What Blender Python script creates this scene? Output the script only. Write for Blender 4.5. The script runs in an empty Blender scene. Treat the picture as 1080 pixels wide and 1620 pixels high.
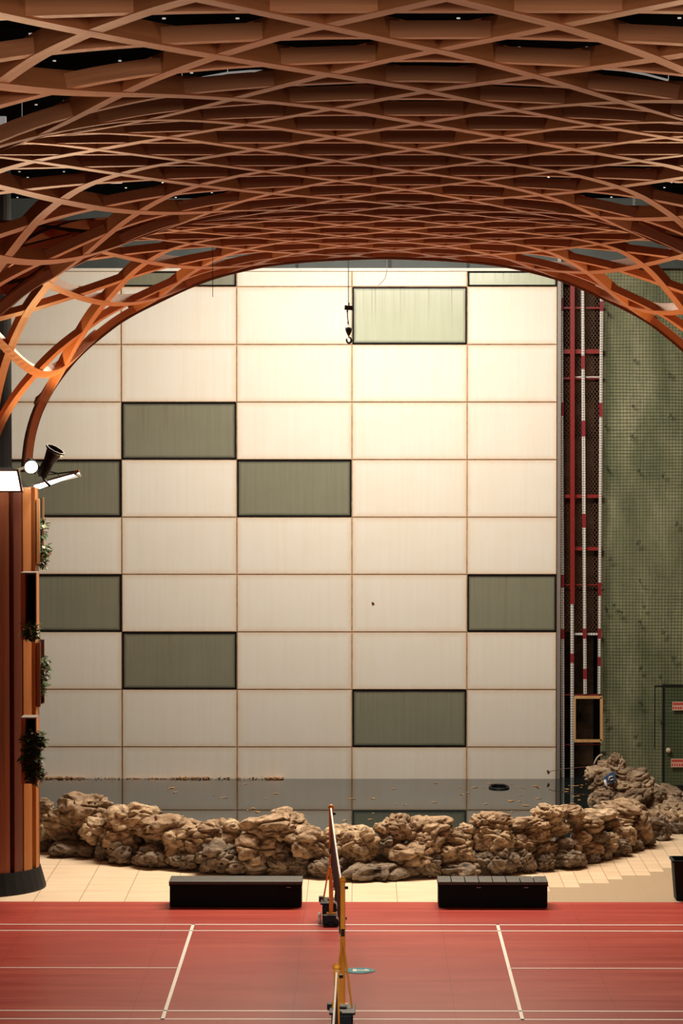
import bpy, bmesh, math, random
from mathutils import Vector, Matrix, noise
SC = bpy.context.scene
COL = SC.collection
R = math.radians
F = 4812.0                      # focal length in pixels of the 1080 x 1620 frame

# ---------------------------------------------------------------- camera
CAM = Vector((0.0, 0.0, 6.75))
PITCH, YAW = math.atan(168/F), math.atan(30.5/F)
cd = bpy.data.cameras.new('camera'); cam = bpy.data.objects.new('camera', cd); COL.objects.link(cam)
cam.location = CAM; cam.rotation_euler = (math.pi/2-PITCH, 0, YAW)
cd.sensor_fit = 'VERTICAL'; cd.sensor_height = 36; cd.lens = F/1620*36
cd.clip_start = 0.5; cd.clip_end = 300
SC.camera = cam
CAMROT = cam.rotation_euler.to_matrix()

# ---------------------------------------------------------------- world, lights, exposure
SC.view_settings.view_transform = 'Standard'
SC.view_settings.look = 'None'
SC.view_settings.gamma = 1
SC.view_settings.use_curve_mapping = False
SC.view_settings.exposure = 0.0
w = bpy.data.worlds.new('world'); SC.world = w; w.use_nodes = True
w.node_tree.nodes['Background'].inputs[0].default_value = (1.0, .80, .62, 1)
w.node_tree.nodes['Background'].inputs[1].default_value = .17

def area(name, loc, target, sx, sy, power, col=(1, .86, .68), spread=180):
    l = bpy.data.lights.new(name, 'AREA'); l.shape = 'RECTANGLE'; l.size = sx; l.size_y = sy
    l.energy = power; l.color = col; l.spread = R(spread)
    o = bpy.data.objects.new(name, l); COL.objects.link(o); o.location = loc
    o.rotation_euler = (Vector(target)-Vector(loc)).to_track_quat('-Z', 'Y').to_euler()
    return o
def spot(name, loc, target, power, angle, col, rad=.1, blend=.6):
    l = bpy.data.lights.new(name, 'SPOT'); l.energy = power; l.color = col; l.spot_size = R(angle)
    l.spot_blend = blend; l.shadow_soft_size = rad
    o = bpy.data.objects.new(name, l); COL.objects.link(o); o.location = loc
    o.rotation_euler = (Vector(target)-Vector(loc)).to_track_quat('-Z', 'Y').to_euler()
    return o
area('pond_ceiling_light', (.4, 47.2, 10.2), (.4, 52.0, 1.2), 5.0, 2.4, 1500, (1, .915, .80))
area('bank_fill', (.6, 45.6, 9.75), (.6, 38, 0), 8, .7, 1120, (1, .83, .62), 130)  # added unseen fill: lights the court and rock tops from behind
area('canopy_front_fill', (.3, 11, 8.55), (.3, 25, 8.7), 9, .5, 80, (1, .80, .60), 150)  # added fill out of view, brightens the near beam faces
for xx in (-3.5, .3, 4.1):
    spot('court_fill_spot', (xx, 12, 8.4), (.3+(xx-.3)*.2, 26.5, 0), 2300, 35, (1, .86, .68), .35, .8)  # added unseen spots: brighten the court so it bounces light upward
for sx, xx in ((-1, -4.2), (1, 4.9)):
    spot('pillar_uplight', (xx, 42.2, 5.9), (xx-sx*.4, 40.6, 8.3), 230, 110, (1, .55, .20), .12)
    for yy in (42.0, 38, 32, 26, 20):
        spot('canopy_fill_spot', (xx+sx*-.3, yy, 4.6), (.3+sx*1.0, yy-5.5, 8.9), (300 if yy > 30 else 230), 92, (1, .67, .40), .25)  # added spots along both sides to brighten the beam undersides

# ---------------------------------------------------------------- helpers
def at(px, py, Y):
    """point on the plane at depth Y that shows at a pixel of the frame"""
    d = CAMROT @ Vector(((px-540)/F, -(py-810)/F, -1))
    return CAM + d*(Y/d.y)
def floor_at(px, py, z=0.0):
    d = CAMROT @ Vector(((px-540)/F, -(py-810)/F, -1))
    return CAM + d*((z-CAM.z)/d.z)

class MB:
    def __init__(s): s.v = []; s.f = []; s.uv = None; s.sm = False
    def add(s, vs, fs):
        n = len(s.v); s.v += [tuple(v) for v in vs]; s.f += [tuple(i+n for i in f) for f in fs]; return s
    def box(s, x0, x1, y0, y1, z0, z1):
        vs = [(x, y, z) for z in (z0, z1) for y in (y0, y1) for x in (x0, x1)]
        return s.add(vs, [(0,2,3,1),(4,5,7,6),(0,1,5,4),(2,6,7,3),(0,4,6,2),(1,3,7,5)])
    def obox(s, a, b, w, h, up=(0,0,1)):
        a, b = Vector(a), Vector(b); t = (b-a).normalized(); u = Vector(up)
        sd = t.cross(u)
        if sd.length < 1e-4: sd = t.cross(Vector((0, 1, 0)))
        sd.normalize(); u = sd.cross(t)
        vs = [p+sd*(i*w/2)+u*(j*h/2) for p in (a, b) for i, j in ((-1,-1),(1,-1),(1,1),(-1,1))]
        return s.add(vs, [(0,1,2,3),(7,6,5,4),(0,4,5,1),(1,5,6,2),(2,6,7,3),(3,7,4,0)])
    def tube(s, pts, r, n=10, cap=True):
        pts = [Vector(p) for p in pts]; m = len(pts)
        rs = r if isinstance(r, (list, tuple)) else [r]*m
        up = None; vs = []
        for i, p in enumerate(pts):
            t = (pts[min(i+1, m-1)]-pts[max(i-1, 0)]).normalized()
            if up is None:
                up = Vector((0, 0, 1)) if abs(t.z) < .9 else Vector((0, 1, 0))
            sd = t.cross(up).normalized(); up = sd.cross(t).normalized()
            vs += [p+(sd*math.cos(k*2*math.pi/n)+up*math.sin(k*2*math.pi/n))*rs[i] for k in range(n)]
        fs = [(i*n+k, i*n+(k+1) % n, (i+1)*n+(k+1) % n, (i+1)*n+k) for i in range(m-1) for k in range(n)]
        if cap: fs += [tuple(range(n))[::-1], tuple(range((m-1)*n, m*n))]
        return s.add(vs, fs)
    def lathe(s, prof, n=32, c=(0, 0, 0)):
        vs = [(c[0]+r*math.cos(k*2*math.pi/n), c[1]+r*math.sin(k*2*math.pi/n), c[2]+z) for r, z in prof for k in range(n)]
        m = len(prof)
        fs = [(i*n+k, i*n+(k+1) % n, (i+1)*n+(k+1) % n, (i+1)*n+k) for i in range(m-1) for k in range(n)]
        fs += [tuple(range(n))[::-1], tuple(range((m-1)*n, m*n))]
        return s.add(vs, fs)
    def build(s, name, mat, parent=None, loc=(0, 0, 0), rot=(0, 0, 0), bevel=0, smooth=False, fix=True):
        me = bpy.data.meshes.new(name); me.from_pydata(s.v, [], s.f)
        if fix:
            b = bmesh.new(); b.from_mesh(me); bmesh.ops.recalc_face_normals(b, faces=b.faces); b.to_mesh(me); b.free()
        if s.uv:
            ul = me.uv_layers.new(name='UVMap')
            for l in me.loops: ul.data[l.index].uv = s.uv[l.vertex_index]
        if smooth: me.shade_smooth()
        me.materials.append(mat)
        o = bpy.data.objects.new(name, me); COL.objects.link(o); o.location = loc; o.rotation_euler = rot
        if parent: o.parent = parent
        if bevel:
            m = o.modifiers.new('bevel', 'BEVEL'); m.width = bevel; m.segments = 2; m.limit_method = 'ANGLE'
        return o
def tag(o, label=None, cat=None, group=None, kind=None):
    if label: o['label'] = label
    if cat: o['category'] = cat
    if group: o['group'] = group
    if kind: o['kind'] = kind
    return o
def empty(name, loc, label, cat, group=None, rz=0):
    o = bpy.data.objects.new(name, None); COL.objects.link(o); o.location = loc; o.rotation_euler = (0, 0, rz)
    o.empty_display_size = .1
    return tag(o, label, cat, group)
def copy_tree(o, parent=None, loc=None):
    c = o.copy(); COL.objects.link(c)
    if parent: c.parent = parent
    if loc is not None: c.location = loc
    for ch in list(KIDS.get(o.name, [])): copy_tree(ch, c)
    return c
KIDS = {}
def kids(o):
    bpy.context.view_layer.update()
    for x in [o]+list(o.children_recursive): KIDS[x.name] = list(x.children)

# ---------------------------------------------------------------- materials
class G:
    def __init__(s, name):
        s.m = bpy.data.materials.new(name); s.m.use_nodes = True; s.t = s.m.node_tree
        s.b = s.t.nodes['Principled BSDF']; s.tc = s.t.nodes.new('ShaderNodeTexCoord')
    def n(s, ty, **k):
        x = s.t.nodes.new('ShaderNode'+ty)
        for a, v in k.items(): setattr(x, a, v)
        return x
    def put(s, sock, v):
        if hasattr(v, 'is_output') or isinstance(v, bpy.types.NodeSocket): s.t.links.new(v, sock)
        elif v is not None: sock.default_value = v
    def vec(s, src='Object', scale=(1,1,1), loc=(0,0,0), rot=(0,0,0)):
        m = s.n('Mapping'); s.put(m.inputs[0], s.tc.outputs[src] if isinstance(src, str) else src)
        m.inputs['Scale'].default_value = scale; m.inputs['Location'].default_value = loc; m.inputs['Rotation'].default_value = rot
        return m.outputs[0]
    def noise(s, v, scale=1, det=4, rough=.55, dist=0):
        x = s.n('TexNoise'); s.put(x.inputs['Vector'], v); x.inputs['Scale'].default_value = scale
        x.inputs['Detail'].default_value = det; x.inputs['Roughness'].default_value = rough; x.inputs['Distortion'].default_value = dist
        return x.outputs['Fac']
    def math(s, op, a, b=None, c=None, clamp=False):
        x = s.n('Math', operation=op, use_clamp=clamp); s.put(x.inputs[0], a); s.put(x.inputs[1], b)
        if c is not None: s.put(x.inputs[2], c)
        return x.outputs[0]
    def ramp(s, f, *st):
        x = s.n('ValToRGB'); s.put(x.inputs[0], f); e = x.color_ramp.elements
        while len(e) < len(st): e.new(.5)
        for i, (p, c) in enumerate(st):
            e[i].position = p; e[i].color = (*c, 1) if isinstance(c, tuple) else (c, c, c, 1)
        return x.outputs[0]
    def mix(s, f, a, b, mode='MIX'):
        x = s.n('Mix', data_type='RGBA', blend_type=mode); s.put(x.inputs[0], f)
        s.put(x.inputs[6], (*a, 1) if isinstance(a, tuple) else a); s.put(x.inputs[7], (*b, 1) if isinstance(b, tuple) else b)
        return x.outputs[2]
    def bump(s, h, st=.3, d=.01):
        x = s.n('Bump'); x.inputs['Strength'].default_value = st; x.inputs['Distance'].default_value = d
        s.put(x.inputs['Height'], h); s.t.links.new(x.outputs[0], s.b.inputs['Normal'])
    def set(s, col=None, rough=None, metal=None, spec=None):
        if col is not None: s.put(s.b.inputs['Base Color'], (*col, 1) if isinstance(col, tuple) else col)
        if rough is not None: s.put(s.b.inputs['Roughness'], rough)
        if metal is not None: s.put(s.b.inputs['Metallic'], metal)
        if spec is not None: s.put(s.b.inputs['Specular IOR Level'], spec)
        return s.m
    def rnd(s): return s.n('ObjectInfo').outputs['Random']
def plain(name, col, rough=.5, metal=0, var=.12, scale=14, spec=.5):
    g = G(name); f = g.noise(g.vec(), scale, 3)
    c = g.mix(f, tuple(x*(1-var) for x in col), tuple(min(1, x*(1+var)) for x in col))
    return g.set(c, rough, metal, spec)
def glow(name, col, st):
    g = G(name); g.b.inputs['Emission Color'].default_value = (*col, 1); g.b.inputs['Emission Strength'].default_value = st
    f = g.noise(g.vec(), 5, 1); g.set(g.mix(f, col, tuple(c*.95 for c in col)), .5)
    return g.m
def timber(name, a, b, uv=True, rough=.5, axis=2):
    g = G(name); r = g.rnd()
    off = g.n('CombineXYZ'); 
    for i in range(3): g.put(off.inputs[i], g.math('MULTIPLY', r, 37.0+i*11))
    add = g.n('VectorMath', operation='ADD'); g.put(add.inputs[0], g.tc.outputs['UV' if uv else 'Object']); g.put(add.inputs[1], off.outputs[0])
    sc = (.9, 26, 26) if uv else [(1.2, 30, 30), (30, 1.2, 30), (30, 30, 1.2)][axis]
    v = g.vec(add.outputs[0], sc)
    f = g.noise(v, 1, 6, .6, .6); f2 = g.noise(g.vec(add.outputs[0], tuple(x*.13 for x in sc)), 1, 2)
    k = g.math('ADD', g.math('MULTIPLY', f, .75), g.math('MULTIPLY', f2, .35))
    c = g.ramp(k, (.3, b), (.75, a))
    c = g.mix(g.math('MULTIPLY', r, .35), c, tuple(x*.6 for x in b))
    g.bump(f, .15, .004)
    return g.set(c, rough, spec=.35)

M = {}
M['beam'] = timber('beam_timber', (.78, .34, .155), (.50, .19, .085), rough=.48)
M['edge'] = timber('edge_timber', (.22, .085, .04), (.12, .045, .025), rough=.5)
M['board_a'] = timber('orange_cladding', (.62, .25, .075), (.40, .145, .04), uv=False)
M['board_b'] = timber('brown_cladding', (.36, .115, .045), (.20, .06, .025), uv=False)
M['board_d'] = timber('red_brown_cladding', (.22, .06, .03), (.12, .035, .02), uv=False)
M['board_c'] = timber('pale_cladding', (.80, .46, .20), (.55, .27, .10), uv=False)
M['black'] = plain('black_paint', (.008, .010, .011), .5, spec=.3)
M['core'] = plain('pillar_core', (.009, .009, .010), .8, spec=.08)
M['roofblack'] = plain('roof_paint', (.005, .006, .007), 1, spec=0)
M['darkband'] = plain('dark_fascia', (.06, .075, .07), .6, var=.5, scale=2)
M['grey'] = plain('grey_steel', (.30, .27, .24), .45, .4)
M['post_o'] = plain('orange_enamel', (.85, .34, .035), .32)
M['post_y'] = plain('yellow_enamel', (.90, .42, .04), .32)
M['navy'] = plain('navy_plastic', (.004, .010, .020), .5, spec=.25)
M['white'] = plain('white_paint', (.80, .77, .72), .5)
M['rubber'] = plain('white_rubber', (.66, .64, .60), .6)
M['red'] = plain('red_enamel', (.23, .014, .012), .4, var=.25)
M['tape_red'] = plain('red_tape', (.24, .012, .018), .45)
M['rope'] = plain('pale_rope', (.65, .52, .38), .8)
M['lamp'] = glow('lamp_face', (1, .95, .86), 5)
M['lampwarm'] = glow('spot_face', (1, .85, .6), 5)
M['star'] = glow('star_light', (1, .95, .85), .4)
M['strip'] = glow('pale_strip', (.9, .93, .88), .22)  # pale strips with a dim glow set in the material
M['can'] = glow('can_light_shade', (.8, .8, .78), .25)
def m_panel(name, base, dark, rust, green=False):
    g = G(name); r = g.rnd()
    off = g.n('CombineXYZ'); g.put(off.inputs[0], g.math('MULTIPLY', r, 41)); g.put(off.inputs[2], g.math('MULTIPLY', r, 77))
    add = g.n('VectorMath', operation='ADD'); g.put(add.inputs[0], g.tc.outputs['Object']); g.put(add.inputs[1], off.outputs[0])
    st = g.noise(g.vec(add.outputs[0], (13, 1, .35)), 1, 4, .65)
    fl = g.noise(g.vec(add.outputs[0], (1.3, 1, 1.8)), 1, 4, .6)
    sx = g.n('SeparateXYZ'); g.put(sx.inputs[0], g.tc.outputs['Generated'])
    ex = g.math('MULTIPLY', g.math('MINIMUM', sx.outputs[0], g.math('SUBTRACT', 1.0, sx.outputs[0])), 2.0)
    ez = g.math('MINIMUM', sx.outputs[2], g.math('SUBTRACT', 1.0, sx.outputs[2]))
    e = g.math('MINIMUM', ex, ez)
    c = g.mix(g.math('MULTIPLY', g.ramp(st, (.42, 0.0), (.72, 1.0)), .5), base, dark)
    c = g.mix(g.math('MULTIPLY', g.ramp(fl, (.4, 0.0), (.7, 1.0)), .35), c, dark)
    if green:
        top = g.math('MULTIPLY', g.ramp(g.noise(g.vec(add.outputs[0], (30, 1, .2)), 1, 3, .7), (.55, 0.0), (.68, 1.0)), g.ramp(sx.outputs[2], (.25, 0.0), (1.0, 1.0)))
        c = g.mix(g.math('MULTIPLY', top, .55), c, (.16, .11, .03))
        edge = g.math('ADD', e, g.math('MULTIPLY', g.math('SUBTRACT', fl, .5), .03))
        c = g.mix(g.ramp(edge, (.0, 1.0), (.018, .8), (.07, 0.0)), c, (.012, .014, .010))
        g.set(rough=.22, spec=.6)
    else:
        edge = g.math('ADD', e, g.math('MULTIPLY', g.math('SUBTRACT', g.noise(g.vec(add.outputs[0], (5, 1, 5)), 1, 5, .7), .5), .05))
        c = g.mix(g.math('MULTIPLY', g.ramp(edge, (.0, 1.0), (.03, .35), (.10, 0.0)), .55), c, rust)
        sp = g.ramp(g.noise(g.vec(add.outputs[0], (40, 1, 40)), 1, 2), (.76, 0.0), (.80, 1.0))
        c = g.mix(g.math('MULTIPLY', sp, .3), c, (.25, .13, .05))
        g.set(rough=.42, spec=.35)
    return g.set(c)
M['cream'] = m_panel('cream_panel', (.88, .83, .72), (.83, .74, .59), (.66, .36, .13))
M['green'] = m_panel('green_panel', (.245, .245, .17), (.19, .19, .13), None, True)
M['greenpale'] = m_panel('pale_green_panel', (.52, .56, .41), (.44, .47, .33), None, True)  # paler green base for a few upper panels
g = G('rust_joint'); M['joint'] = g.set(g.ramp(g.noise(g.vec(scale=(1, 1, 1)), 6, 5, .7), (.35, (.42, .25, .13)), (.6, (.72, .48, .25))), .8)
# court vinyl
g = G('red_vinyl')
f = g.noise(g.vec(scale=(.35, 5, 1)), 1, 6, .65, .4); f2 = g.noise(g.vec(scale=(.25, .35, 1)), 1, 3)
c = g.mix(g.ramp(f, (.3, 0.0), (.7, 1.0)), (.32, .040, .034), (.46, .085, .058))
c = g.mix(g.math('MULTIPLY', g.ramp(f2, (.4, 0.0), (.65, 1.0)), .45), c, (.30, .036, .036))
br = g.n('TexBrick'); g.put(br.inputs['Vector'], g.vec(scale=(1, 1, 1), loc=(.75, 0, 0))); br.inputs['Scale'].default_value = 1
br.inputs['Brick Width'].default_value = 1.8; br.inputs['Row Height'].default_value = 400; br.inputs['Mortar Size'].default_value = .004
br.offset = 0; br.inputs['Mortar Smooth'].default_value = .1
c = g.mix(g.math('MULTIPLY', br.outputs['Fac'], .45), c, (.10, .02, .02))
sp = g.ramp(g.noise(g.vec(scale=(9, 9, 1)), 1, 2), (.775, 0.0), (.79, 1.0)); c = g.mix(g.math('MULTIPLY', sp, .5), c, (.08, .02, .02))
g.bump(f, .12, .004)
M['court'] = g.set(c, g.math('ADD', g.math('MULTIPLY', f, .22), .26), spec=.10)
# cream floor tiles
def m_tile(name, bw, bh, a, b, mort, rot=0, off=0.0, zone=False, loc=(0, 0, 0)):
    g = G(name); v = g.vec(rot=(0, 0, rot), loc=loc)
    br = g.n('TexBrick'); g.put(br.inputs['Vector'], v); br.inputs['Scale'].default_value = 1; br.offset = off
    br.inputs['Brick Width'].default_value = bw; br.inputs['Row Height'].default_value = bh
    br.inputs['Mortar Size'].default_value = .006; br.inputs['Mortar Smooth'].default_value = .1
    br.inputs['Color1'].default_value = (*a, 1); br.inputs['Color2'].default_value = (*b, 1); br.inputs['Mortar'].default_value = (*mort, 1)
    c = br.outputs['Color']
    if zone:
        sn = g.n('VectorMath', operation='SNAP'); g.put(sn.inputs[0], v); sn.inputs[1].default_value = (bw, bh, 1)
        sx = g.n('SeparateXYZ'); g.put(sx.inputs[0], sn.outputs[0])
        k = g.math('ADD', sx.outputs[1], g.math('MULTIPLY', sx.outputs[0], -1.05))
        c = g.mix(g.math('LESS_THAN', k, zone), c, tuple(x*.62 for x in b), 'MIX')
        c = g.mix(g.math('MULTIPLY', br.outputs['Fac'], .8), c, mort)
    f = g.noise(g.vec(scale=(.6, 4, 1)), 2, 5, .6)
    c = g.mix(g.math('MULTIPLY', g.ramp(f, (.45, 0.0), (.7, 1.0)), .28), c, (.42, .28, .17))
    return g.set(c, .42, spec=.4)
M['tile'] = m_tile('cream_tile', .62, 1.24, (.84, .66, .47), (.80, .62, .43), (.40, .28, .18), loc=(.12, .1, 0))
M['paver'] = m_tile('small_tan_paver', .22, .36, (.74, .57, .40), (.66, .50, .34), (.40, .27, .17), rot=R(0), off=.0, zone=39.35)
# rock
def m_rock(name, hi, mid, lo):
    g = G(name); r = g.rnd()
    off = g.n('CombineXYZ'); g.put(off.inputs[0], g.math('MULTIPLY', r, 53)); g.put(off.inputs[1], g.math('MULTIPLY', r, 17))
    add = g.n('VectorMath', operation='ADD'); g.put(add.inputs[0], g.tc.outputs['Object']); g.put(add.inputs[1], off.outputs[0])
    a = g.noise(g.vec(add.outputs[0], (3, 3, 6)), 1, 8, .65, .8)
    b = g.noise(g.vec(add.outputs[0], (14, 14, 26)), 1, 6, .7, .5)
    c = g.ramp(a, (.32, lo), (.52, mid), (.70, hi))
    c = g.mix(g.ramp(b, (.30, .85), (.48, 0.0)), c, tuple(x*.45 for x in lo))
    c = g.mix(g.math('MULTIPLY', r, .35), c, mid)
    d_ = g.noise(g.vec(add.outputs[0], (9, 9, 16)), 1, 4, .6, 1.2)
    pit = g.ramp(d_, (.30, 0.0), (.42, 1.0))
    g.bump(g.math('ADD', g.math('ADD', a, g.math('MULTIPLY', b, .6)), g.math('MULTIPLY', pit, .8)), 1.0, .035)
    return g.set(c, .85, spec=.25)
M['rock'] = m_rock('tan_rock', (.70, .54, .38), (.42, .285, .175), (.13, .09, .06))
M['rockgrey'] = m_rock('grey_brown_rock', (.42, .35, .27), (.25, .185, .13), (.11, .09, .075))
M['rockpale'] = m_rock('pale_rock', (.80, .64, .45), (.56, .40, .25), (.20, .13, .08))
# water
g = G('pond_water'); f = g.noise(g.vec(scale=(.5, 2.2, 1)), 1, 3, .5)
g.set((.012, .018, .017), .025, spec=.5); g.b.inputs['IOR'].default_value = 1.333; g.bump(f, .05, .004); M['water'] = g.m
# brick
g = G('brown_block')
br = g.n('TexBrick'); g.put(br.inputs['Vector'], g.vec(rot=(R(90), 0, 0))); br.inputs['Scale'].default_value = 1
br.inputs['Brick Width'].default_value = .40; br.inputs['Row Height'].default_value = .22; br.inputs['Mortar Size'].default_value = .012
br.inputs['Color1'].default_value = (.30, .17, .085, 1); br.inputs['Color2'].default_value = (.19, .11, .06, 1); br.inputs['Mortar'].default_value = (.24, .16, .10, 1)
M['brick'] = g.set(g.mix(g.ramp(g.noise(g.vec(), 2, 5), (.35, 1.0), (.65, 0.0)), br.outputs['Color'], (.035, .022, .015)), .9)
# green plaster
g = G('green_plaster'); f = g.noise(g.vec(scale=(1, 1, .35)), 1.3, 5, .6, .5); f2 = g.noise(g.vec(scale=(1, 1, .6)), 7, 5, .7)
c = g.ramp(f, (.34, (.15, .18, .085)), (.56, (.32, .33, .18)), (.72, (.52, .49, .30)))
M['plaster'] = g.set(g.mix(g.math('MULTIPLY', g.ramp(f2, (.5, 0.0), (.75, 1.0)), .45), c, (.08, .11, .05)), .7)
M['rustwire'] = plain('rusty_wire', (.16, .07, .035), .6)
M['netblack'] = plain('black_netting', (.010, .016, .010), .8)
g = G('checker_tape'); ch = g.n('TexChecker'); g.put(ch.inputs[0], g.vec(rot=(0, R(45), 0))); ch.inputs['Scale'].default_value = 32
ch.inputs[1].default_value = (.80, .78, .72, 1); ch.inputs[2].default_value = (.30, .27, .24, 1); M['tape'] = g.set(ch.outputs[0], .4)
g = G('maroon_mesh'); f = g.noise(g.vec(), 30, 2); M['net'] = g.set(g.mix(f, (.045, .008, .012), (.07, .012, .02)), .8)
M['leaf'] = plain('leaf_green', (.05, .11, .025), .7, var=.6, scale=20)
M['leafred'] = plain('leaf_bronze', (.14, .035, .02), .5, var=.5, scale=20)
M['petal'] = plain('pale_petal', (.62, .62, .42), .6, var=.3)
M['deadleaf'] = plain('fallen_leaf', (.60, .30, .10), .6, var=.4, scale=3)
M['soil'] = plain('dark_soil', (.03, .02, .014), .9)
M['teal'] = plain('teal_vinyl', (.06, .30, .34), .6, spec=.1)
M['blue'] = plain('blue_paint', (.05, .10, .20), .5)
M['pink'] = plain('pink_paper', (.75, .45, .34), .6)
M['pinkred'] = plain('red_ink', (.55, .06, .05), .6)
M['benchtop'] = plain('grey_black_top', (.045, .043, .038), .5, var=.5, scale=9)  # lid colour, a greyer black than the bench sides
M['benchside'] = plain('bench_side', (.004, .008, .009), .6, spec=.1)
M['bin'] = plain('bin_plastic', (.012, .02, .021), .6, spec=.15)
M['dgreen'] = plain('door_green', (.10, .135, .06), .6, var=.25, scale=3)

# ---------------------------------------------------------------- the setting
YW = 52.9
def slab(name, x0, x1, y0, y1, z0, z1, mat, parent=None):
    o = MB().box(x0, x1, y0, y1, z0, z1).build(name, mat, parent)
    if not parent: o['kind'] = 'structure'
    return o
court = slab('floor', -9, 9.5, 4, 41.2, -.2, 0, M['court'])
slab('floor', -9, 2.52, 41.2, 55.5, -.2, -.001, M['tile'])
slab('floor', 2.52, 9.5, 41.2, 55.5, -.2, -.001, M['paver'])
slab('ceiling', -9, 9.5, 4, 55.5, 10.35, 10.6, M['roofblack'])
slab('wall_left', -9.2, -9, 4, 55.5, -.2, 10.6, M['roofblack'])
slab('wall_right', 9.5, 9.7, 4, 55.5, -.2, 10.6, M['roofblack'])
# painted court lines
XN = -.2
def line(x0, x1, y0, y1):
    MB().box(x0, x1, y0, y1, 0, .003).build('court_line', M['white'], court)
for y in (39.37, 38.91, 33.73, 33.27, 28.1, 27.64): line(-6.9, 6.5, y-.02, y+.02)
for x in (XN-1.98, XN+1.98):
    line(x-.02, x+.02, 33.25, 39.39); line(x-.02, x+.02, 22, 28.12)
for y in (36.32, 25.05):
    line(-6.9, XN-1.98-.25+.25, y-.015, y+.015); line(XN+1.98, 6.5, y-.015, y+.015)

# back wall: joints behind, every panel a part
XS = [-7.6, -5.6, -3.59]
c1, c2, c3, c4, c5 = (at(p, 900, YW).x for p in (192.8, 374.7, 556.5, 738.3, 880))
X0 = [c1-6, c1-4, c1-2, c1, c2, c3, c4, c5]
ZS = [at(540, y, YW).z for y in (1250, 1181.5, 1090.5, 999.5, 908.5, 818, 727, 636, 545, 453.5, 429)]
back = MB().box(X0[0], c5, YW+.02, YW+.2, -.2, ZS[-1]).build('wall_back', M['joint']); back['kind'] = 'structure'
GREEN = {(4, 8): 1, (5, 6): 0, (2, 6): 0, (4, 3): 0}
GREEN = {(c, r) for c, r in ((5, 8), (3, 6), (2, 5), (4, 5), (2, 3), (6, 3), (3, 2), (5, 1), (6, 9), (3, 9))}
random.seed(3)
for c in range(7):
    for r in range(10):
        xa, xb, za, zb = X0[c], X0[c+1], ZS[r], ZS[r+1]
        if r == 0: za = -.2
        gr = (c, r) in GREEN
        dx, dz = (xb-xa)/2-.009, (zb-za)/2-.008
        mt = M['green'] if gr else M['cream']
        if (c, r) in ((5, 8), (6, 9)): mt = M['greenpale']
        o = MB().box(-dx, dx, -.025, .02, -dz, dz).build('green_panel' if gr else 'cream_panel', mt, back, ((xa+xb)/2, YW, (za+zb)/2))
        if gr:
            o['label'] = 'dull green glazed panel with dark edges'
            fr = MB()
            for s in (-1, 1):
                fr.box(s*(dx-.012)-.012, s*(dx-.012)+.012, -.034, -.024, -dz, dz)
                fr.box(-dx, dx, -.034, -.024, s*(dz-.012)-.012, s*(dz-.012)+.012)
            fr.build('panel_edge', M['core'], o)
slab('trim_1', X0[0], c5, YW-.06, YW+.2, ZS[-1], ZS[-1]+.05, M['cream'])
slab('wall_back_top', X0[0], 9.5, YW+.05, YW+.3, ZS[-1]+.05, 10.35, M['darkband'])
for px in (617, 740, 470, 345):
    p = at(px, 420, YW); slab('trim_2', p.x-.02, p.x+.02, YW, YW+.05, ZS[-1]+.05, 10.3, M['black'])
# metal post closing the panel wall
xe = at(886, 900, YW).x
slab('trim_3', c5+.005, xe, YW-.05, YW+.25, -.2, at(540, 447, YW).z+.5, M['grey'])
# recess and its block wall
xr = at(953.5, 900, YW).x
slab('wall_recess', xe-.6, xr+.6, 55.0, 55.3, -.2, 10.3, M['brick'])
slab('wall_recess_side', xr-.0, xr+.12, YW+.5, 55.0, -.2, 10.3, M['core'])
slab('wall_recess_side', xe-.3, xe-.05, YW+.26, 55.0, -.2, 10.3, M['core'])
# green plaster wall
slab('wall_green', xr, 9.5, YW+.3, YW+.5, -.2, 10.3, M['plaster'])
slab('baseboard_right', xr+.02, 9.5, YW+.22, YW+.3, 0, .10, M['black'])
# door in the green wall
dA = at(1050.5, 1086, YW+.25); dB = at(1050.5, 1250, YW+.25)
door = MB().box(dA.x, dA.x+1.1, YW+.24, YW+.298, .1, dA.z).build('door_1', M['dgreen']); door['kind'] = 'structure'
fr = MB(); fr.box(dA.x-.03, dA.x, YW+.22, YW+.298, .1, dA.z+.03); fr.box(dA.x, dA.x+1.13, YW+.22, YW+.298, dA.z, dA.z+.03); fr.box(dA.x+1.1, dA.x+1.13, YW+.22, YW+.298, .1, dA.z)
fr.build('door_frame', M['black'], door)
kb = at(1055, 1187, YW+.2)
MB().lathe([(.0, 0), (.02, 0), (.025, .02), (.045, .035), (.045, .06), (.02, .08)], 16).build('door_knob', M['rope'], door, (kb.x+.02, YW+.24, kb.z), (R(90), 0, 0), smooth=True)
xp = at(1035, 1160, YW+.25).x
MB().box(xp, xp+.012, YW+.285, YW+.299, .75, dA.z+.01).box(xp, dA.x-.03, YW+.285, YW+.299, dA.z, dA.z+.014).build('door_side_seam', M['black'], door)

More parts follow.
